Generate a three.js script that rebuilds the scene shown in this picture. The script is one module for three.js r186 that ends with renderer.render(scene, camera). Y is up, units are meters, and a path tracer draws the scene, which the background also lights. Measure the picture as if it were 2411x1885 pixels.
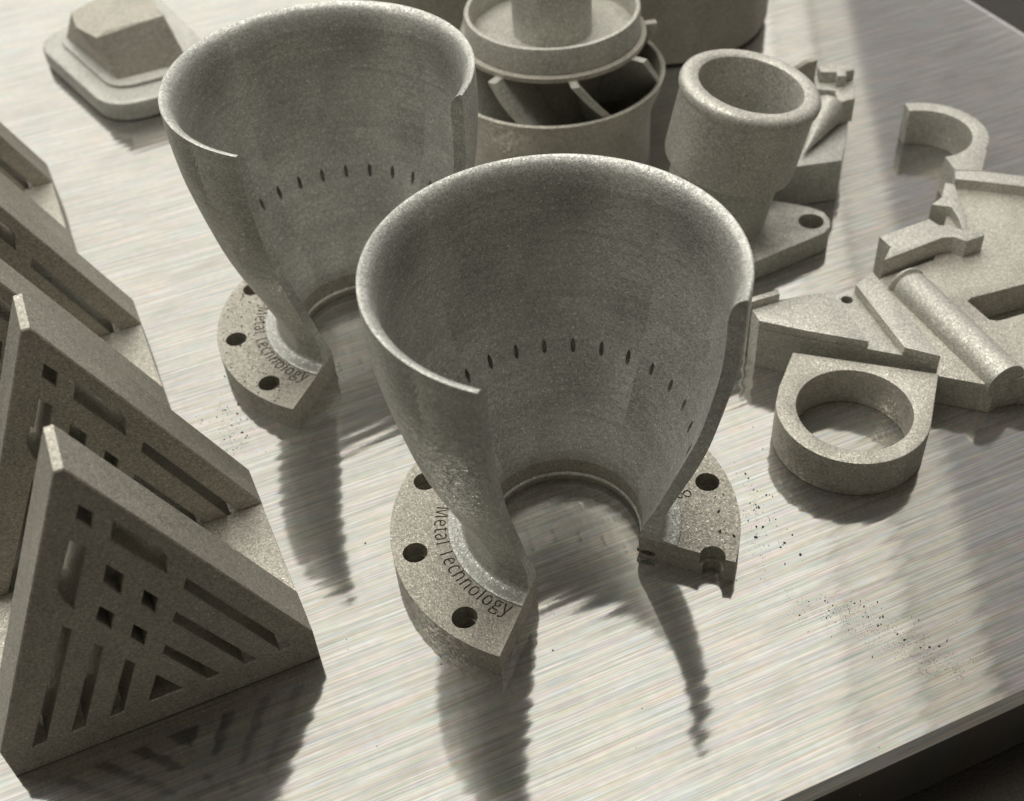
import * as THREE from 'three';
import { FontLoader } from 'three/addons/loaders/FontLoader.js';
import { ConvexGeometry } from 'three/addons/geometries/ConvexGeometry.js';
import { mergeGeometries, mergeVertices, toCreasedNormals } from 'three/addons/utils/BufferGeometryUtils.js';
import { RectAreaLightUniformsLib } from 'three/addons/lights/RectAreaLightUniformsLib.js';
import { Brush, Evaluator, SUBTRACTION } from 'three-bvh-csg';

// ---------------------------------------------------------------- camera, air, lamps, exposure
const MM = 0.001;
const scene = new THREE.Scene();
const renderer = new THREE.WebGLRenderer({ antialias: true });
renderer.toneMapping = THREE.LinearToneMapping;
renderer.toneMappingExposure = 1.0;
renderer.shadowMap.enabled = true;
const camera = new THREE.PerspectiveCamera(36.80, 1024 / 801, 0.01, 20);
camera.position.set(0, 0.23836, 0.25313);
camera.up.set(0.080155, 0.716011, -0.693472);
camera.lookAt(0, 0.23836 - 0.69571, 0.25313 - 0.718322);
camera.focus = 0.285;
camera.userData.fStop = 18;
scene.background = new THREE.Color().setRGB(0.162, 0.150, 0.128);   // the dim workshop air around the bench

RectAreaLightUniformsLib.init();
// name, centre (m), width, height, turn of the panel [pitch, yaw], strength, colour
const LAMPS = [
  ['ceiling_light', [-0.4743, 0.86, -1.5947], 1.930, 2.67, 1.72, [1, 0.98, 0.92], 'broad white light panel hanging over the far side of the bench', -0.15],
  ['ceiling_light', [0.5165, 0.86, -1.4450], 0.066, 2.67, 1.28, [1, 0.97, 0.885], 'narrow dimmer light panel hanging along the edge of the broad one', -0.15],
  ['ceiling_light', [0.5877, 0.86, -1.4342], 0.066, 2.67, 0.85, [1, 0.965, 0.875], 'narrow dimmest light panel hanging outermost, nearest the window', -0.15],
  ['ceiling_light', [-0.26, 0.80, -0.09], 0.95, 0.22, 7.2, [1, 0.975, 0.915], 'long bright light panel hanging above the nozzles'],
];

// ---------------------------------------------------------------- helpers
let seed = 20711;
const rnd = () => { seed = (seed * 1664525 + 1013904223) >>> 0; return seed / 4294967296; };
const taken = {};
function numbered(name) { const n = taken[name] = (taken[name] ?? -1) + 1; return n ? `${name}_${String(n).padStart(3, '0')}` : name; }
function thing(name, label, category, [x, y, z] = [0, 0, 0], turn = 0, group) {
  const o = new THREE.Group(); o.name = numbered(name); scene.add(o);
  o.position.set(x * MM, y * MM, z * MM); o.rotation.y = turn;
  o.userData = { label, category };
  if (group) o.userData.group = group;
  return o;
}
function part(name, geo, mat, parent) {
  const m = new THREE.Mesh(geo, mat); m.name = name; m.castShadow = m.receiveShadow = true; parent.add(m); return m;
}
const TILE = 48;                                                      // millimetres that one grain texture covers
function finish(geo, crease = 0.6, du = 0, dv = 0) {                   // crease the normals, lay box uv in millimetres, scale to metres
  let g = geo.index ? geo.toNonIndexed() : geo;
  if (crease !== null) g = toCreasedNormals(g, crease);
  const p = g.attributes.position, n = g.attributes.normal, uv = new Float32Array(p.count * 2);
  for (let i = 0; i < p.count; i += 3) {
    let ax = 0, ay = 0, az = 0;
    for (let k = 0; k < 3; k++) { ax += n.getX(i + k); ay += n.getY(i + k); az += n.getZ(i + k); }
    ax = Math.abs(ax); ay = Math.abs(ay); az = Math.abs(az);
    for (let k = 0; k < 3; k++) {
      const x = p.getX(i + k), y = p.getY(i + k), z = p.getZ(i + k), j = (i + k) * 2;
      if (ay >= ax && ay >= az) { uv[j] = x / TILE + du; uv[j + 1] = -z / TILE + dv; }
      else if (ax >= az) { uv[j] = -z / TILE + 0.37 + du; uv[j + 1] = y / TILE + dv; }
      else { uv[j] = x / TILE + 0.61 + du; uv[j + 1] = y / TILE + dv; }
    }
  }
  for (const k of Object.keys(g.attributes)) if (!['position', 'normal'].includes(k)) g.deleteAttribute(k);
  g.setAttribute('uv', new THREE.BufferAttribute(uv, 2));
  g.clearGroups();
  g.scale(MM, MM, MM);
  return g;
}
const V2 = (x, y) => new THREE.Vector2(x, y);
function slabRaw(pts, h0, h1, { holes = [], bevel = 0.35 } = {}) {     // pts are [x, z] seen from above, extruded upwards
  const s = new THREE.Shape(pts.map(([x, z]) => V2(x, -z)));
  for (const h of holes) s.holes.push(new THREE.Path(h.map(([x, z]) => V2(x, -z))));
  const g = new THREE.ExtrudeGeometry(s, bevel ? { depth: h1 - h0 - 2 * bevel, bevelEnabled: true, bevelSize: bevel, bevelThickness: bevel, bevelOffset: -bevel, bevelSegments: 2, curveSegments: 24 } : { depth: h1 - h0, bevelEnabled: false });
  g.rotateX(-Math.PI / 2); g.translate(0, h0 + bevel, 0);
  return g;
}
const slab = (pts, h0, h1, o = {}) => finish(slabRaw(pts, h0, h1, o), o.crease ?? 0.6);
const arc = (cx, cz, r, a0, a1, n) => Array.from({ length: n + 1 }, (_, i) => { const a = (a0 + (a1 - a0) * i / n) * Math.PI / 180; return [cx + r * Math.cos(a), cz + r * Math.sin(a)]; });
const circle = (cx, cz, r, n = 40) => arc(cx, cz, r, 0, 360, n).slice(0, n);
function lathe(prof, n = 72, crease = 0.6) { return finish(new THREE.LatheGeometry(prof.map(([r, y]) => V2(r, y)), n), crease); }

// ---------------------------------------------------------------- computed textures
function grid(nx, ny) { const a = new Float32Array(nx * ny); for (let i = 0; i < a.length; i++) a[i] = rnd(); return { nx, ny, a }; }
function sample(g, u, v) {                                             // periodic smooth value noise, u and v in 0..1
  const x = u * g.nx, y = v * g.ny, x0 = Math.floor(x), y0 = Math.floor(y);
  let fx = x - x0, fy = y - y0; fx = fx * fx * (3 - 2 * fx); fy = fy * fy * (3 - 2 * fy);
  const i0 = ((x0 % g.nx) + g.nx) % g.nx, i1 = (i0 + 1) % g.nx, j0 = (((y0 % g.ny) + g.ny) % g.ny) * g.nx, j1 = (((y0 + 1) % g.ny + g.ny) % g.ny) * g.nx;
  return (g.a[j0 + i0] * (1 - fx) + g.a[j0 + i1] * fx) * (1 - fy) + (g.a[j1 + i0] * (1 - fx) + g.a[j1 + i1] * fx) * fy;
}
function texture(w, h, fn, srgb = false) {
  const d = new Uint8Array(w * h * 4);
  for (let y = 0; y < h; y++) for (let x = 0; x < w; x++) {
    const c = fn((x + 0.5) / w, (y + 0.5) / h), i = (y * w + x) * 4;
    if (typeof c === 'number') d[i] = d[i + 1] = d[i + 2] = Math.max(0, Math.min(255, c * 255));
    else for (let k = 0; k < 3; k++) d[i + k] = Math.max(0, Math.min(255, c[k] * 255));
    d[i + 3] = 255;
  }
  const t = new THREE.DataTexture(d, w, h, THREE.RGBAFormat);
  t.wrapS = t.wrapT = THREE.RepeatWrapping; t.magFilter = THREE.LinearFilter; t.minFilter = THREE.LinearMipmapLinearFilter; t.generateMipmaps = true;
  if (srgb) t.colorSpace = THREE.SRGBColorSpace;
  t.needsUpdate = true; return t;
}
const gA = grid(220, 220), gB = grid(110, 110), gC = grid(34, 34), gD = grid(7, 7), gE = grid(160, 160);
const grainBump = texture(1024, 1024, (u, v) => 0.55 * sample(gA, u, v) + 0.45 * sample(gB, u, v));
const grainColor = texture(1024, 1024, (u, v) => {
  const n = 0.55 * sample(gA, u, v) + 0.40 * sample(gB, v, u) + 0.05 * sample(gC, u, v), big = sample(gD, u, v);
  const spark = Math.max(0, sample(gE, u, v) - 0.80) * 1.1, pit = Math.max(0, 0.14 - sample(gE, v, u)) * 0.9;
  const b = 0.75 + 0.32 * (n - 0.5) + 0.05 * (big - 0.5) + spark - pit;
  return [b * 0.99, b * 0.99, b * 0.965];
}, true);
const grainRough = texture(512, 512, (u, v) => { const s = sample(gE, u, v); return 0.56 + 0.3 * (sample(gB, u, v) - 0.5) - Math.max(0, s - 0.74) * 1.25; });

function sintered(r, g, b, extra = {}) {
  return new THREE.MeshPhysicalMaterial({ color: new THREE.Color().setRGB(r, g, b), map: grainColor, bumpMap: grainBump, bumpScale: 0.00008, roughnessMap: grainRough, roughness: 1.0, metalness: 0.60, ...extra });
}
const lG = grid(3, 74), lH = grid(5, 31), lS = grid(4, 3);
const layerBump = texture(1024, 1024, (u, v) => 0.40 * sample(gA, u, v) + 0.32 * sample(gB, u, v) + 0.20 * sample(lG, u, v) + 0.08 * sample(lH, u, v));
const layerColor = texture(1024, 1024, (u, v) => {                     // grain, print layers and handling stains
  const n = 0.55 * sample(gA, u, v) + 0.40 * sample(gB, v, u) + 0.05 * sample(gC, u, v), spark = Math.max(0, sample(gE, u, v) - 0.80) * 1.3;
  const b = 0.76 + 0.30 * (n - 0.5) + 0.045 * (sample(lG, u, v) - 0.5) + 0.03 * (sample(lH, u, v) - 0.5) + 0.13 * (sample(lS, u, v) - 0.5) + 0.06 * (sample(gD, u, v) - 0.5) + spark;
  return [b * 0.985, b * 0.99, b * 0.965];
}, true);
const M = {
  blasted: sintered(0.95, 0.94, 0.91),
  layered: sintered(1.0, 0.99, 0.965, { map: layerColor, bumpMap: layerBump, bumpScale: 0.00010 }),
  pale: sintered(1.0, 0.98, 0.93),
  tan: sintered(0.78, 0.74, 0.67),
  bed: sintered(0.94, 0.90, 0.83),
  dark: sintered(0.84, 0.80, 0.73),
};

// ---------------------------------------------------------------- the plate on the bench
const PA = 20 * Math.PI / 180, pu = [Math.cos(PA), -Math.sin(PA)], pv = [Math.sin(PA), Math.cos(PA)];   // along and across the brushing, as x and z
const sA = grid(5, 340), sB = grid(11, 520), sC = grid(6, 140), sD = grid(60, 60), sE = grid(9, 9), hR = grid(14, 260), hB = grid(14, 260), mR = grid(5, 5), mS = grid(9, 24), rA = grid(9, 250), rB = grid(14, 520);
const brushBump = texture(1024, 1024, (u, v) => 0.5 * sample(sA, u, v) + 0.5 * sample(sB, u, v));
const brushColor = texture(1024, 1024, (u, v) => {
  const s = 0.5 * sample(sA, u, v) + 0.5 * sample(sB, u, v), cloud = sample(sE, u, v), fine = sample(sD, u, v);
  const b = 0.86 + 0.24 * (s - 0.5) + 0.03 * (cloud - 0.5) + 0.03 * (fine - 0.5);
  const r = 0.08 * (sample(hR, u, v) - 0.5), bl = 0.08 * (sample(hB, u, v) - 0.5);
  return [b + r, b - 0.004, b - 0.022 + bl];
}, true);
const brushRough = texture(512, 512, (u, v) => 0.088 + 0.012 * (sample(sB, u, v) - 0.5) + 0.01 * (sample(sE, u, v) - 0.5));
const PLATE = { u0: -330, u1: 261.5, v0: -440, v1: 144.8 };
const RIP = 2048, LU = PLATE.u1 - PLATE.u0, LV = PLATE.v1 - PLATE.v0;
function rippleNormal() {                                              // fly-cutter passes: shallow ridges across v that wander along u
  const h = new Float32Array(RIP * RIP);
  for (let j = 0; j < RIP; j++) for (let i = 0; i < RIP; i++) {
    const u = i / RIP, v = j / RIP, U = u * LU, Vv = v * LV;
    const w = sample(mS, u, v), amp = 0.55 + 0.8 * sample(mR, u, v), bend = Math.sqrt((U - 900) ** 2 + (Vv - 250) ** 2) * 0.12;
    h[j * RIP + i] = amp * (0.0085 * Math.sin((Vv + bend + 5.0 * w) * 2 * Math.PI / 4.3) + 0.020 * sample(rA, u, v) + 0.013 * sample(rB, u, v)) + 0.45 * sample(mR, u, v);
  }
  const sx = LU / RIP, sy = LV / RIP;
  return texture(RIP, RIP, (u, v) => {
    const i = Math.floor(u * RIP), j = Math.floor(v * RIP), i1 = (i + 1) % RIP, j1 = (j + 1) % RIP;
    const dx = (h[j * RIP + i1] - h[j * RIP + i]) / sx, dy = (h[j1 * RIP + i] - h[j * RIP + i]) / sy, n = 1 / Math.hypot(dx, dy, 1);
    return [0.5 - 0.5 * dx * n, 0.5 - 0.5 * dy * n, 0.5 + 0.5 * n];
  });
}
const rip = rippleNormal(); rip.wrapS = rip.wrapT = THREE.ClampToEdgeWrapping;
const PT = 100;                                                        // millimetres under one brush texture
for (const t of [brushBump, brushColor, brushRough]) t.repeat.set(LU / PT, LV / PT);
M.plate = new THREE.MeshPhysicalMaterial({ color: new THREE.Color().setRGB(0.545, 0.538, 0.52), map: brushColor, metalness: 0.84, roughness: 1, roughnessMap: brushRough, bumpMap: brushBump, bumpScale: 0.0000010, normalMap: rip, normalScale: V2(1, 1), anisotropy: 0.6, anisotropyRotation: Math.PI / 2 });
M.bench = new THREE.MeshStandardMaterial({ color: new THREE.Color().setRGB(0.035, 0.029, 0.022), roughness: 0.75, bumpMap: grainBump, bumpScale: 0.0004 });
{
  const s = new THREE.Shape([[PLATE.u0, PLATE.v0], [PLATE.u1, PLATE.v0], [PLATE.u1, PLATE.v1], [PLATE.u0, PLATE.v1]].map(([u, v]) => V2(u, -v)));
  const g = new THREE.ExtrudeGeometry(s, { depth: 22 - 1.24, bevelEnabled: true, bevelSize: 2.6, bevelThickness: 0.62, bevelOffset: -2.6, bevelSegments: 1 });
  g.rotateX(-Math.PI / 2); g.translate(0, -22 + 0.62, 0);
  const e = toCreasedNormals(g, 0.05), p = e.attributes.position, uv = new Float32Array(p.count * 2);
  for (let i = 0; i < p.count; i++) { uv[2 * i] = (p.getX(i) - PLATE.u0) / LU; uv[2 * i + 1] = 1 - (p.getZ(i) - PLATE.v0) / LV; }
  e.setAttribute('uv', new THREE.BufferAttribute(uv, 2)); e.clearGroups(); e.scale(MM, MM, MM);
  const m = new THREE.Mesh(e, M.plate); m.name = 'build_plate'; m.rotation.y = PA; m.castShadow = m.receiveShadow = true;
  m.userData = { kind: 'structure', label: 'brushed aluminium build plate under the printed parts', category: 'plate' }; scene.add(m);
  const b = new THREE.Mesh(finish(new THREE.BoxGeometry(1900, 40, 1500).translate(0, -42.5, -150), 0.3), M.bench); b.name = 'workbench'; b.receiveShadow = b.castShadow = true;
  b.userData = { kind: 'structure', label: 'dark brown bench top under the build plate', category: 'bench' }; scene.add(b);
}

// ---------------------------------------------------------------- the lamps
M.housing = new THREE.MeshStandardMaterial({ color: new THREE.Color().setRGB(0.6, 0.6, 0.58), roughness: 0.5 });
for (const [name, [x, y, z], w, d, power, col, label, turn = 0] of LAMPS) {
  const t = thing(name, label, 'lamp', [x * 1000, y * 1000, z * 1000], turn);
  const glow = new THREE.MeshStandardMaterial({ color: 0xffffff, roughness: 0.9, emissive: new THREE.Color().setRGB(...col), emissiveIntensity: 0.05 });
  part('housing', new THREE.BoxGeometry(w + 0.004, 0.03, d + 0.004).translate(0, 0.022, 0), M.housing, t);
  part('diffuser', new THREE.BoxGeometry(w, 0.004, d).translate(0, 0.004, 0), glow, t);
  const l = new THREE.RectAreaLight(new THREE.Color().setRGB(...col), power, w, d);
  l.position.set(0, -0.001, 0); l.lookAt(0, -1, 0); l.rotation.set(-Math.PI / 2, 0, 0); t.add(l);
}

{
  const w = 2.7, h = 1.75, t = thing('frosted_window', 'tall frosted window standing to the right of the bench', 'window', [880, 60, -1850], -Math.PI / 2);
  const glow = new THREE.MeshStandardMaterial({ color: 0xffffff, roughness: 0.9, emissive: new THREE.Color().setRGB(1, 0.96, 1.0), emissiveIntensity: 0.03 });
  const bar = (bw, bh, x, y) => new THREE.BoxGeometry(bw, bh, 0.05).translate(x, y, -0.03);
  part('frame', mergeGeometries([bar(w + 0.12, 0.06, 0, -0.03), bar(w + 0.12, 0.06, 0, h + 0.03), bar(0.06, h, -w / 2 - 0.03, h / 2), bar(0.06, h, w / 2 + 0.03, h / 2)]), M.housing, t);
  part('pane', new THREE.BoxGeometry(w, h, 0.006).translate(0, h / 2, -0.02), glow, t);
  const l = new THREE.RectAreaLight(new THREE.Color().setRGB(1, 0.96, 1.0), 0.36, w, h);
  l.position.set(0, h / 2, -0.01); l.rotation.set(0, Math.PI, 0); t.add(l);
}

// ---------------------------------------------------------------- cut-away bell nozzles
const font = await new FontLoader().loadAsync('fonts/droid/droid_sans_regular.typeface.json');
const CUT0 = 114.5, CUT1 = 385;                                        // the kept sweep, degrees from +x towards the camera; 90 degrees are cut away
const D2R = Math.PI / 180, FT = 7.5;
function bellGeometry() {
  const inner = [[19.6, 7.5], [20.1, 10.5], [21.6, 14.5], [23.6, 19.5], [26.8, 29], [29.9, 38.2], [32.8, 47.7], [34.8, 58], [36.2, 67], [36.75, 75], [36.7, 81]];
  const lip = [[37.05, 83.2], [37.45, 84.9], [38.2, 86.2], [39.1, 87.0], [39.9, 87.4], [40.35, 87.25]];
  const outer = [[40.4, 85.5], [40.3, 77], [39.6, 68], [38.4, 60.5], [36.8, 52.3], [34.9, 43.7], [32.3, 35.3], [29.1, 26.8], [26.6, 19.7], [25.1, 15.0], [24.9, 12.2], [25.0, 9.8], [25.5, 8.7], [26.6, 8.25], [28.9, 8.05], [29.2, 7.5]];
  const curve = (pts, n) => new THREE.SplineCurve(pts.map(p => V2(...p))).getPoints(n).map(p => [p.x, p.y]);
  const prof = [...curve(inner, 40), ...curve([inner.at(-1), ...lip], 14).slice(1), ...curve([lip.at(-1), ...outer], 60).slice(1)];
  const N = 150, P = prof.length, pos = [];
  const at = (k, i) => { const a = (CUT0 + (CUT1 - CUT0) * i / N) * D2R, [r, y] = prof[k % P]; return [r * Math.cos(a), y, r * Math.sin(a)]; };
  for (let i = 0; i < N; i++) for (let k = 0; k < P; k++) {
    const a = at(k, i), b = at(k + 1, i), c = at(k + 1, i + 1), d = at(k, i + 1);
    pos.push(...a, ...b, ...c, ...a, ...c, ...d);
  }
  const tri = THREE.ShapeUtils.triangulateShape(prof.map(p => V2(...p)), []);
  for (const [a, b, c] of tri) { pos.push(...at(a, 0), ...at(c, 0), ...at(b, 0)); pos.push(...at(a, N), ...at(b, N), ...at(c, N)); }
  let g = new THREE.BufferGeometry(); g.setAttribute('position', new THREE.Float32BufferAttribute(pos, 3));
  // orientation: outward faces must point away from the wall
  let vol = 0; for (let i = 0; i < pos.length; i += 9) vol += (pos[i] * (pos[i + 4] * pos[i + 8] - pos[i + 5] * pos[i + 7]) - pos[i + 1] * (pos[i + 3] * pos[i + 8] - pos[i + 5] * pos[i + 6]) + pos[i + 2] * (pos[i + 3] * pos[i + 7] - pos[i + 4] * pos[i + 6])) / 6;
  if (vol < 0) { const p = g.attributes.position.array; for (let i = 0; i < p.length; i += 9) for (let k = 0; k < 3; k++) { const s = p[i + 3 + k]; p[i + 3 + k] = p[i + 6 + k]; p[i + 6 + k] = s; } }
  g = toCreasedNormals(g, 0.55);
  g.setAttribute('uv', new THREE.Float32BufferAttribute(new Float32Array(pos.length / 3 * 2), 2));
  // film slots: blind slits pressed into the inner wall
  const slots = [];
  for (let i = -9; i < 14; i++) {
    const a = 24.87 + 13.85 * i - 90, k = ((a % 360) + 360) % 360;
    if (k > CUT1 - 360 - 3 && k < CUT0 + 3) continue;
    const c = new THREE.CylinderGeometry(1, 1, 5, 18); c.scale(2.15, 1, 0.62);
    c.rotateZ(Math.PI / 2); c.rotateZ(-0.30); c.translate(29.6, 38.2, 0); c.rotateY(-a * D2R); slots.push(c);
  }
  const ev = new Evaluator(); ev.useGroups = false; ev.attributes = ['position', 'normal', 'uv'];
  let res = new Brush(g); res.updateMatrixWorld();
  const cut = new Brush(mergeGeometries(slots)); cut.updateMatrixWorld();
  res = ev.evaluate(res, cut, SUBTRACTION);
  return finish(res.geometry, null);
}
function flangeGeometry() {
  const R = 43.56, Ri = 19.6, hr = 3.1, hc = 38.05, cutA = (CUT1 - 360) * D2R;
  const e = [Math.cos(cutA), Math.sin(cutA)], nin = [Math.sin(cutA), -Math.cos(cutA)], notch = (r0) => Array.from({ length: 15 }, (_, i) => { const f = Math.PI * i / 14; return [hc * e[0] + r0 * (Math.cos(f) * e[0] + Math.sin(f) * nin[0]), hc * e[1] + r0 * (Math.cos(f) * e[1] + Math.sin(f) * nin[1])]; });
  const outline = (r0) => [...arc(0, 0, R, CUT0, CUT1, 110), ...notch(r0), ...arc(0, 0, Ri, CUT1, CUT0, 80)];
  const bolt = [168.4, 132.4, 204.4, 240.4, 276.4, 312.4, 348.4], holes = (r0) => bolt.map(a => circle(hc * Math.cos(a * D2R), hc * Math.sin(a * D2R), r0, 28));
  const low = slabRaw(outline(2.3), 0, 3.2, { holes: holes(2.7), bevel: 0 }), mid = slabRaw(outline(hr), 3.2, 6.7, { holes: holes(hr), bevel: 0 });
  // lettering pressed half a millimetre deep: letter outlines are holes of the top skin
  const letters = [], islands = [];
  const write = (text, size, r0, a0, stretch) => {
    let s = 0;
    for (const ch of text) {
      const gl = font.data.glyphs[ch], adv = (gl?.ha ?? 500) * size / font.data.resolution * stretch;
      for (const sh of ch === ' ' ? [] : font.generateShapes(ch, size)) {
        const bend = (pts) => pts.map(p => { const a = a0 * D2R - (s + p.x * stretch) / r0, r = r0 - p.y; return [r * Math.cos(a), r * Math.sin(a)]; });
        const { shape, holes: hh } = sh.extractPoints(4);
        letters.push(bend(shape)); for (const x of hh) islands.push(bend(x));
      }
      s += adv + 0.16;
    }
    return s;
  };
  const raw = [...'Metal Technology'].reduce((n, ch) => n + (font.data.glyphs[ch]?.ha ?? 500) * 3.9 / font.data.resolution, 0), LS = ((192.5 - 117.6) * D2R * 32.3 - 16 * 0.16) / raw;
  write('Metal Technology', 3.9, 32.5, 192.5, LS);
  write('8', 3.9, 32.9, 355.2, 1.1);
  const skin = slabRaw(outline(hr), 6.7, FT, { holes: [...holes(hr), ...letters], bevel: 0 });
  const isl = islands.map(p => slabRaw(p, 6.7, FT, { bevel: 0 }));
  // the cooling channel that the cut opens, seen end-on
  const ev = new Evaluator(); ev.useGroups = false; ev.attributes = ['position', 'normal', 'uv'];
  const ch = new THREE.CylinderGeometry(1, 1, 9, 20); ch.scale(1.95, 1, 1.05); ch.rotateX(Math.PI / 2); ch.rotateY(-cutA);
  ch.translate(21.95 * e[0], 1.95, 21.95 * e[1]);
  const A = new Brush(low), B = new Brush(ch); A.updateMatrixWorld(); B.updateMatrixWorld();
  const lowCut = ev.evaluate(A, B, SUBTRACTION).geometry;
  return mergeGeometries([lowCut, mid, skin, ...isl].map(g => finish(g, 0.5)));
}
const lipGeo = (() => {
  const c = [[19.5, 2.9], [19.05, 2.4], [19.05, 2.0], [19.5, 1.4]], N = 90, pos = [];
  const at = (k, i) => { const a = (CUT0 + 0.4 + (CUT1 - CUT0 - 0.8) * i / N) * D2R, [r, y] = c[k]; return [r * Math.cos(a), y, r * Math.sin(a)]; };
  for (let i = 0; i < N; i++) for (let k = 0; k < 3; k++) { const a = at(k, i), b = at(k + 1, i), d = at(k, i + 1), e = at(k + 1, i + 1); pos.push(...a, ...e, ...b, ...a, ...d, ...e); }
  const g = new THREE.BufferGeometry(); g.setAttribute('position', new THREE.Float32BufferAttribute(pos, 3)); return finish(g, 0.4);
})();
const bellGeo = bellGeometry(), flangeGeo = flangeGeometry();
function nozzle(x, z, label) {
  const t = thing('bell_nozzle', label, 'nozzle', [x, 0, z], 0, 'cut-away bell nozzles');
  part('bell', bellGeo, M.layered, t);
  part('flange', flangeGeo, M.tan, t);
  part('throat_lip', lipGeo, M.pale, t);
  return t;
}
nozzle(10.6, 57.85, 'cut-away bell nozzle on lettered bolt flange, standing beside the flat bracket with ring lug');
nozzle(-42.85, -28.4, 'cut-away bell nozzle standing between the triangular brackets and the vaned turbine ring');

// ---------------------------------------------------------------- triangular lattice brackets
function wallGeometry() {
  const s = new THREE.Shape([[0, 0], [70.6, 0], [70.6, 10], [36.4, 82.6], [34.6, 82.6], [0, 10]].map(p => V2(...p)));
  const cuts = [
    [[36.1, 72.6], [37.8, 69.2], [36.4, 66.0], [34.6, 69.4]],
    [[40.6, 65.7], [46.6, 53.2], [47.2, 50.7], [45.9, 46.3], [38.7, 60.9]],
    [[31.9, 64.4], [34.0, 60.9], [26.9, 45.9], [25.8, 48.5], [25.9, 53.0]],
    [[36.1, 54.6], [38.2, 49.9], [36.1, 45.1], [34.1, 50.1]],
    [[40.6, 43.6], [42.4, 39.7], [40.7, 35.9], [39.0, 40.1]],
    [[31.5, 43.6], [33.3, 39.8], [31.5, 36.0], [29.7, 40.3]],
    [[35.9, 34.6], [37.7, 30.7], [36.0, 27.0], [34.3, 31.1]],
    [[49.1, 42.6], [65.3, 7.8], [62.4, 7.8], [47.8, 39.8]],
    [[44.6, 33.6], [56.8, 7.8], [54.0, 7.8], [43.2, 31.0]],
    [[40.0, 24.5], [48.2, 7.8], [45.2, 7.8], [38.7, 22.0]],
    [[35.7, 15.9], [39.6, 7.8], [31.8, 7.8]],
    [[23.4, 41.8], [24.7, 39.8], [9.2, 7.8], [6.2, 7.8]],
    [[27.3, 33.4], [28.6, 31.0], [17.7, 7.8], [14.7, 7.8]],
    [[31.4, 24.8], [32.8, 22.1], [26.2, 7.8], [23.2, 7.8]],
  ];
  for (const c of cuts) s.holes.push(new THREE.Path(c.map(p => V2(...p))));
  const b = 0.3, g = new THREE.ExtrudeGeometry(s, { depth: 13 - 2 * b, bevelEnabled: true, bevelSize: b, bevelThickness: b, bevelOffset: -b, bevelSegments: 1 });
  g.translate(0, 0, -13 + b);
  return finish(g, 0.5);
}
const wallGeo = wallGeometry();
const footGeo = slab([[0.15, -44], [70.45, -44], [70.45, -13], [0.15, -13]], 0, 10, { bevel: 0.3 });
function bracket(x, z, label) {
  const t = thing('lattice_bracket', label, 'bracket', [x, 0, z], 20.87 * D2R, 'triangular lattice brackets in a row');
  part('side_wall', wallGeo, M.dark, t);
  part('side_wall', wallGeo, M.dark, t).position.z = -44 * MM;
  part('foot', footGeo, M.dark, t);
  return t;
}
bracket(-115.9, 113.6, 'foremost lattice bracket of the row, closest to the front edge of the plate');
bracket(-159.3, 37.8, 'middle lattice bracket of the row, between two others');
bracket(-204.0, -44.1, 'rearmost lattice bracket of the row, opposite the stepped block');

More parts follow.
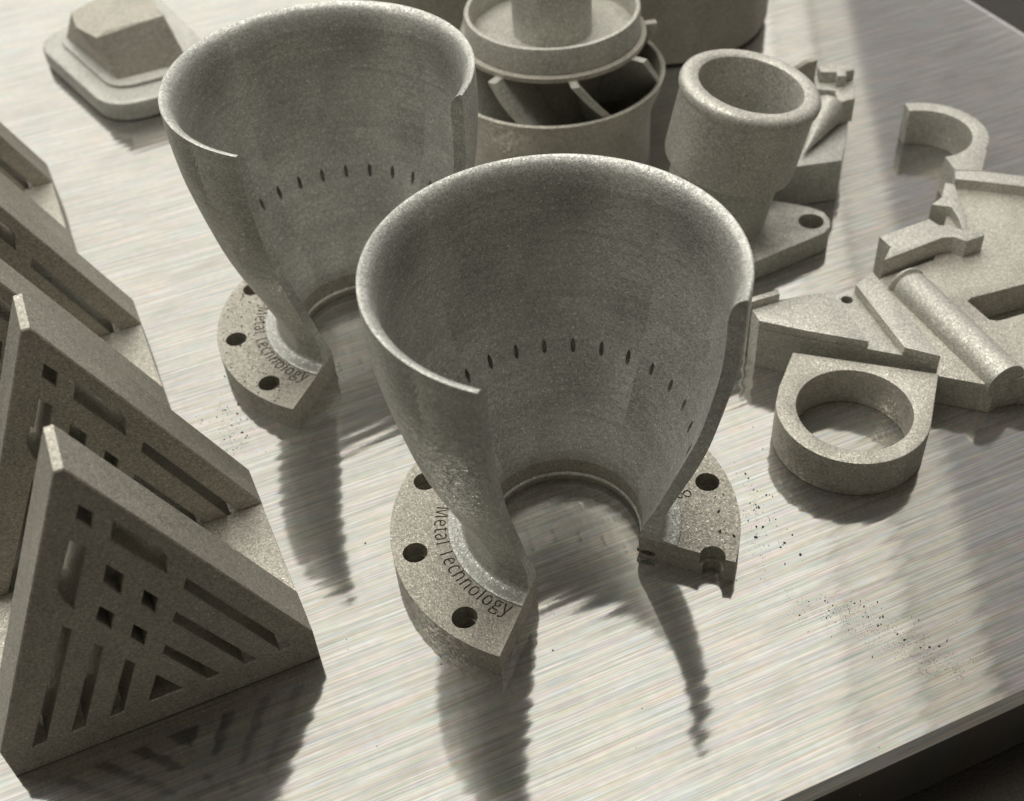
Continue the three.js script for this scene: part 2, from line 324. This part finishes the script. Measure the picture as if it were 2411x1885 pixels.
// ---------------------------------------------------------------- flat bracket with ring lug and hook
{
  const t = thing('hook_bracket', 'flat bracket with ring lug, open hook, slotted bed and half-round rod', 'bracket', [89, 0, 32.6], -16 * D2R);
  const P = (a) => a.map(([u, v]) => [u, -v]);
  const lug = [[-16.6, 19.6], [-19.4, 5], ...arc(0, 0, 19.9, 184, 356, 44).map(([x, z]) => [x, z]), [20.6, 5], [21.9, 17.0]];
  part('ring_lug', slab(P(lug), 0, 12, { holes: [circle(0.4, 0.2, 15, 56)], bevel: 0.3 }), M.bed, t);
  const pad = [[-29.2, 30.3], [-26.6, 25.6], [-13.5, 23.4], [4.1, 21.6], [12.3, 20.6], [21.6, 18.5], [12.0, 37.1], [3.4, 52.7], [0.1, 46.0], [-1.2, 45.4], [-7.3, 42.0], [-21.7, 35.8]];
  part('pad', slab(P(pad), 0, 14.1, { holes: [circle(-3.0, -42.0, 1.7, 24)], bevel: 0 }), M.pale, t);
  part('pad_top', slab(P([[-29.2, 30.3], [-26.6, 25.6], [-13.5, 23.4], [3.0, 21.6], [-7.5, 41.8], [-21.7, 35.8]]), 14.1, 17, { bevel: 0.25 }), M.pale, t);
  part('pad_top', slab(P([[12.3, 20.6], [21.6, 18.5], [12.0, 37.1], [3.4, 52.7], [-1.0, 45.6]]), 14.1, 17, { bevel: 0.25 }), M.pale, t);
  part('stop_bar', slab(P([[-29.6, 30.2], [-21.9, 35.2], [-22.4, 37.2], [-30.2, 32.2]]), 0, 19.5, { bevel: 0.25 }), M.pale, t);
  const bed = [[21.9, 18.4], [37, 16.6], [39.2, 18.9], [44.4, 21.3], [80, 20], [80, 110], [28.9, 109.6], [28, 103], [26.2, 92], [24, 80], [22, 70], [7, 59], [3.7, 52.6], [12.2, 37.1]];
  const slot = [[31.1, 51.8], [32.3, 53.6], [36, 55.6], [47.2, 62.1], [66, 73], [66, 60], [46.3, 48.7], [40.5, 45], [38.8, 44.3], [36.7, 44.4]];
  part('bed', slab(P(bed), 0, 10, { holes: [P(slot)], bevel: 0.25 }), M.bed, t);
  {
    const a = new THREE.Vector3(13.4, 9.6, -57.6), b = new THREE.Vector3(39.8, 9.6, -19.0), d = b.clone().sub(a), len = d.length();
    const g = new THREE.LatheGeometry([[0, 0], [5.2, 0], [5.9, 0.4], [6.0, 1.1], [5.5, 1.7], [5.0, 1.9], [5.0, 2.3], [5.6, 2.7], [5.7, 3.2], [5.7, len], [0, len]].map(p => V2(...p)), 48);
    g.applyQuaternion(new THREE.Quaternion().setFromUnitVectors(new THREE.Vector3(0, 1, 0), d.normalize())); g.translate(a.x, a.y, a.z);
    part('rod', finish(g, 0.6), M.pale, t);
  }
  part('jaw_block', slab(P([[5.4, 71.0], [8.7, 66.5], [6.8, 59.6], [23.5, 73.1], [26.6, 74.1], [30.4, 72.5], [35.7, 76.1], [35.2, 78.4], [30, 77.8], [25.2, 80.0], [22.8, 79.4], [19.9, 82.4]]), 0, 16, { bevel: 0.25 }), M.pale, t);
  part('neck', slab(P([[21.3, 93.7], [27.1, 93.2], [29, 88], [30.5, 79.2], [31.4, 84], [28.6, 105.7], [25.7, 106.4], [24.4, 98]]), 0, 13.5, { bevel: 0.25 }), M.pale, t);
  part('rail', slab(P([[28.9, 108.9], [37, 108.6], [80, 105.0], [80, 110.5], [37.4, 114.6], [28.9, 113.8]]), 0, 13.5, { bevel: 0.25 }), M.pale, t);
  const c = [20.6, 135.0], hook = [...arc(c[0], c[1], 14.6, 112, -68, 40), [29.0, 114.2], [37.3, 114.9], [39.3, 126.5], ...arc(c[0], c[1], 19.8, -20, 111, 40)];
  part('hook', slab(P(hook), 0, 13.5, { bevel: 0.25 }), M.pale, t);
}

// ---------------------------------------------------------------- tilted pipe stub on lobed flange
{
  const ox = 66, oz = -60, L = (a) => a.map(([x, z]) => [x - ox, z - oz]);
  const t = thing('pipe_manifold', 'tilted open pipe stub on a lobed flange with side fittings', 'manifold', [ox, 0, oz]);
  const tab = [[62, -31.5], [76.9, -37.2], [91.9, -44.3], [101.8, -49.2], [104.4, -52.0], [105.3, -55.7], [104.4, -60.2], [101.0, -63.4], [96.8, -65.6], [89.7, -68.8], [84, -80], [70, -86], [52, -82], [42, -70], [41, -52], [48, -38]];
  part('flange', slab(L(tab), 0, 7.6, { holes: [circle(99.3 - ox, -55.9 - oz, 3.9, 32)], bevel: 0.3 }), M.pale, t);
  const B = new THREE.Vector3(67.8, 5, -62.0), T = new THREE.Vector3(77.6, 55.5, -61.0), d = T.clone().sub(B), len = d.length(); d.normalize();
  const q = new THREE.Quaternion().setFromUnitVectors(new THREE.Vector3(0, 1, 0), d);
  const place = (g) => { g.applyQuaternion(q); g.translate(B.x - ox, B.y, B.z - oz); return finish(g, 0.6); };
  part('neck', place(new THREE.LatheGeometry([[0, 0], [18.6, 0], [18.0, 2], [16.8, 6], [16.8, len - 26], [14, len - 26]].map(p => V2(...p)), 72)), M.blasted, t);
  part('pipe', place(new THREE.LatheGeometry([[14, len - 27], [18.8, len - 27], [19.9, len - 26.4], [20.3, len - 25], [20.3, len - 4.6], [20.45, len - 4.0], [21.2, len - 3.2], [21.3, len - 2.0], [20.8, len - 0.9], [19.6, len - 0.1], [18.6, len], [16.6, len - 0.1], [15.9, len - 0.6], [15.6, len - 1.6], [15.5, len - 40], [0, len - 40]].map(p => V2(...p)), 96)), M.pale, t);
  const side = L([[83, -70], [97.4, -75.0], [113.3, -76.5], [116.5, -85], [120, -95], [126, -117], [104, -116], [88, -100]]);
  part('side_block', slab(side, 0, 15.6, { bevel: 0.4 }), M.blasted, t);
  const a = new THREE.Vector3(101, 17.2, -79), b = new THREE.Vector3(114, 20.5, -100), cd = b.clone().sub(a), cl = cd.length();
  const cg = new THREE.LatheGeometry([[0, 0], [5.6, cl - 1], [5.6, cl], [3.4, cl + 0.2], [3.2, cl + 3], [0, cl + 3]].map(p => V2(...p)), 36);
  cg.applyQuaternion(new THREE.Quaternion().setFromUnitVectors(new THREE.Vector3(0, 1, 0), cd.normalize())); cg.translate(a.x - ox, a.y, a.z - oz);
  part('spray_cone', finish(cg, 0.6), M.pale, t);
  part('fitting', slab(L([[116, -97], [122.2, -99], [125.4, -113], [112, -114], [111, -107], [117, -105]]), 15.6, 24.5, { bevel: 0.5 }), M.pale, t);
  part('fitting_cap', slab(L([[113, -111], [118, -110.2], [118, -107.5], [121, -107], [121.4, -110], [124.5, -110.6], [124, -115], [113, -115]]), 24.5, 28.5, { bevel: 0.5 }), M.pale, t);
  const fs = new THREE.Shape([[104 - ox, 0], [115.2 - ox, 0], [115.4 - ox, 16], [115.7 - ox, 25.2], [112.4 - ox, 24.6], [108.6 - ox, 22.4], [104 - ox, 17]].map(p => V2(...p)));
  part('fin', finish(new THREE.ExtrudeGeometry(fs, { depth: 2.4, bevelEnabled: false }).translate(0, 0, -127 - oz), 0.5), M.dark, t);
}

// ---------------------------------------------------------------- vaned turbine ring
{
  const t = thing('turbine_ring', 'vaned turbine ring with round hub and flared shroud beside the pipe manifold', 'turbine', [23.4, 0, -120.4]);
  part('shroud', lathe([[26, 0], [33, 0], [33.2, 1], [33.2, 17], [34.4, 22], [36.6, 27.5], [37.8, 32.2], [37.2, 32.7], [36.2, 32.2], [34, 25], [31, 21], [26, 12], [26, 2]], 110), M.dark, t);
  part('drum', lathe([[0, 4], [14, 4], [15, 26], [19, 36], [27, 43.4], [30.6, 44], [31.2, 44.4], [31.2, 45.9], [29.4, 46.2]], 96), M.dark, t);
  part('rim_ring', lathe([[29.2, 45.6], [29.2, 54.2], [28.9, 54.8], [27.6, 54.8], [27.2, 54.2], [27.2, 47.2], [13.0, 47.2]], 110), M.pale, t);
  part('hub', lathe([[13.2, 47], [13.2, 66], [12.7, 66.6], [11.2, 66.6], [10.8, 66], [10.8, 40]], 72), M.blasted, t);
  const bladeGeo = (() => {
    const n = 8, pos = [], row = [];
    for (let i = 0; i <= n; i++) {
      const f = i / n, y = 44.6 - 26 * f, a = -(30 * f + 10 * f * f) * D2R, ro = 35.6 + (f < 0.42 ? 1.0 * f / 0.42 : 1.0 - 5.5 * (f - 0.42)), ri = 14 + 10 * Math.max(0, 1 - 2.2 * f), th = 1.35;
      const c = Math.cos(a), s = Math.sin(a), tx = -s, tz = c;
      row.push([[ri * c + tx * th, y, ri * s + tz * th], [ro * c + tx * th, y, ro * s + tz * th], [ro * c - tx * th, y, ro * s - tz * th], [ri * c - tx * th, y, ri * s - tz * th]]);
    }
    const quad = (a, b, c, d) => pos.push(...a, ...b, ...c, ...a, ...c, ...d);
    for (let i = 0; i < n; i++) for (let k = 0; k < 4; k++) quad(row[i][k], row[i][(k + 1) % 4], row[i + 1][(k + 1) % 4], row[i + 1][k]);
    quad(row[0][3], row[0][2], row[0][1], row[0][0]); quad(row[n][0], row[n][1], row[n][2], row[n][3]);
    const g = new THREE.BufferGeometry(); g.setAttribute('position', new THREE.Float32BufferAttribute(pos, 3));
    return finish(g, 0.5);
  })();
  for (let i = 0; i < 8; i++) part('vane', bladeGeo, M.pale, t).rotation.y = -(45 * i + 83) * D2R;
}

// ---------------------------------------------------------------- blocks at the back
{
  const t = thing('rounded_block', 'large dark block with rounded corners behind the turbine ring', 'block', [40, 0, -235]);
  const pts = [...arc(35, 20, 43, 0, 90, 16), ...arc(-65, 33, 30, 90, 180, 10), ...arc(-65, -40, 30, 180, 270, 10), ...arc(35, -30, 43, 270, 360, 12)];
  part('body', slab(pts, 0, 92, { bevel: 4, crease: 0.5 }), M.dark, t);
}
{
  const ox = -143, oz = -210, L = (a) => a.map(([x, z]) => [x - ox, z - oz]);
  const t = thing('stepped_block', 'stepped mould block with sloping sides on a rounded base, far corner of the plate', 'block', [ox, 0, oz]);
  const round = (poly, r, n = 8) => poly.flatMap((p, i) => {                       // a polygon with rounded corners
    const a = poly[(i + poly.length - 1) % poly.length], b = poly[(i + 1) % poly.length], out = [];
    const u = [a[0] - p[0], a[1] - p[1]], w = [b[0] - p[0], b[1] - p[1]], lu = Math.hypot(...u), lw = Math.hypot(...w);
    for (let k = 0; k <= n; k++) { const f = k / n, A = [p[0] + u[0] / lu * r, p[1] + u[1] / lu * r], B = [p[0] + w[0] / lw * r, p[1] + w[1] / lw * r]; out.push([(1 - f) ** 2 * A[0] + 2 * f * (1 - f) * p[0] + f * f * B[0], (1 - f) ** 2 * A[1] + 2 * f * (1 - f) * p[1] + f * f * B[1]]); }
    return out;
  });
  const base = [[-144, -161], [-96, -180], [-146, -266], [-187, -222]];
  part('base', slab(L(round(base, 14)), 0, 8, { bevel: 1.6, crease: 0.7 }), M.blasted, t);
  const inner = [[-144, -173.5], [-110, -187], [-145, -252], [-177, -221]];
  part('step', slab(L(round(inner, 10)), 8, 9.6, { bevel: 0.7, crease: 0.7 }), M.blasted, t);
  const pts = [];
  for (const [x, z, y] of [[-143.5, -180.5, 9.6], [-117, -190, 9.6], [-143, -246, 9.6], [-172, -220, 9.6], [-144.2, -187.5, 27], [-123.4, -196, 27], [-141, -232, 27], [-161.5, -205, 27], [-148, -184.5, 25.6], [-158, -195, 25.6]]) pts.push(new THREE.Vector3(x - ox, y, z - oz));
  part('crown', finish(new ConvexGeometry(pts), 0.15), M.tan, t);
}

// ---------------------------------------------------------------- loose metal powder
{
  const g = new THREE.IcosahedronGeometry(0.00016, 0), m = new THREE.MeshStandardMaterial({ color: new THREE.Color().setRGB(0.085, 0.077, 0.068), roughness: 0.8, metalness: 0.2 });
  const spots = [];
  const gauss = () => (rnd() + rnd() + rnd() - 1.5) / 1.5;
  const cloud = (n, x, z, sx, sz, y, s0, s1) => { for (let i = 0; i < n; i++) spots.push([x + gauss() * sx, y, z + gauss() * sz, s0 + (s1 - s0) * rnd() ** 3]); };
  cloud(90, -80, 6, 16, 26, 0.1, 0.5, 2.0);
  cloud(70, 62, 56, 8, 26, 0.1, 0.5, 2.2);
  cloud(60, 74, 88, 13, 9, 0.1, 0.4, 1.8);
  cloud(24, 88, 96, 14, 12, 0.1, 0.5, 2.0);
  cloud(80, 0, 60, 120, 110, 0.1, 0.4, 1.3);
  for (let k = 0; k < 110; k++) { const f = rnd(), x = 66 + 30 * f + 10 * gauss(), z = 84 + 22 * f + 7 * gauss(); cloud(34, x, z, 1.6 + 3.2 * rnd(), 1.2 + 2.2 * rnd(), 0.03, 0.10, 0.55); }
  for (let k = 0; k < 40; k++) cloud(16, -78 + 15 * gauss(), 8 + 24 * gauss(), 2.5, 2.0, 0.04, 0.12, 0.7);
  for (let k = 0; k < 26; k++) cloud(14, 58 + 5 * gauss(), 58 + 24 * gauss(), 1.6, 2.2, 0.04, 0.12, 0.7);
  for (let i = 0; i < 620; i++) { const a = (118 + 95 * rnd() ** 0.8) * D2R, r = 29.5 + 13.5 * rnd(); spots.push([-42.85 + r * Math.cos(a), 7.53, -28.4 + r * Math.sin(a), 0.3 + 1.7 * rnd() ** 3]); }
  for (let i = 0; i < 16; i++) { const a = (-12 + 30 * rnd()) * D2R, r = 36 + 7 * rnd(); spots.push([10.6 + r * Math.cos(a), 7.55, 57.85 + r * Math.sin(a), 0.5 + 2.2 * rnd() ** 2]); }
  const im = new THREE.InstancedMesh(g, m, spots.length), o = new THREE.Object3D();
  spots.forEach(([x, y, z, s], i) => { o.position.set(x * MM, y * MM, z * MM); o.rotation.set(rnd() * 6, rnd() * 6, rnd() * 6); o.scale.set(s * (0.7 + rnd()), s * 0.5, s * (0.6 + 0.7 * rnd())); o.updateMatrix(); im.setMatrixAt(i, o.matrix); });
  im.name = 'metal_powder'; im.castShadow = im.receiveShadow = true;
  im.userData = { kind: 'stuff', label: 'dark loose metal powder grains scattered over plate and flanges', category: 'powder' }; scene.add(im);
}

renderer.render(scene, camera);
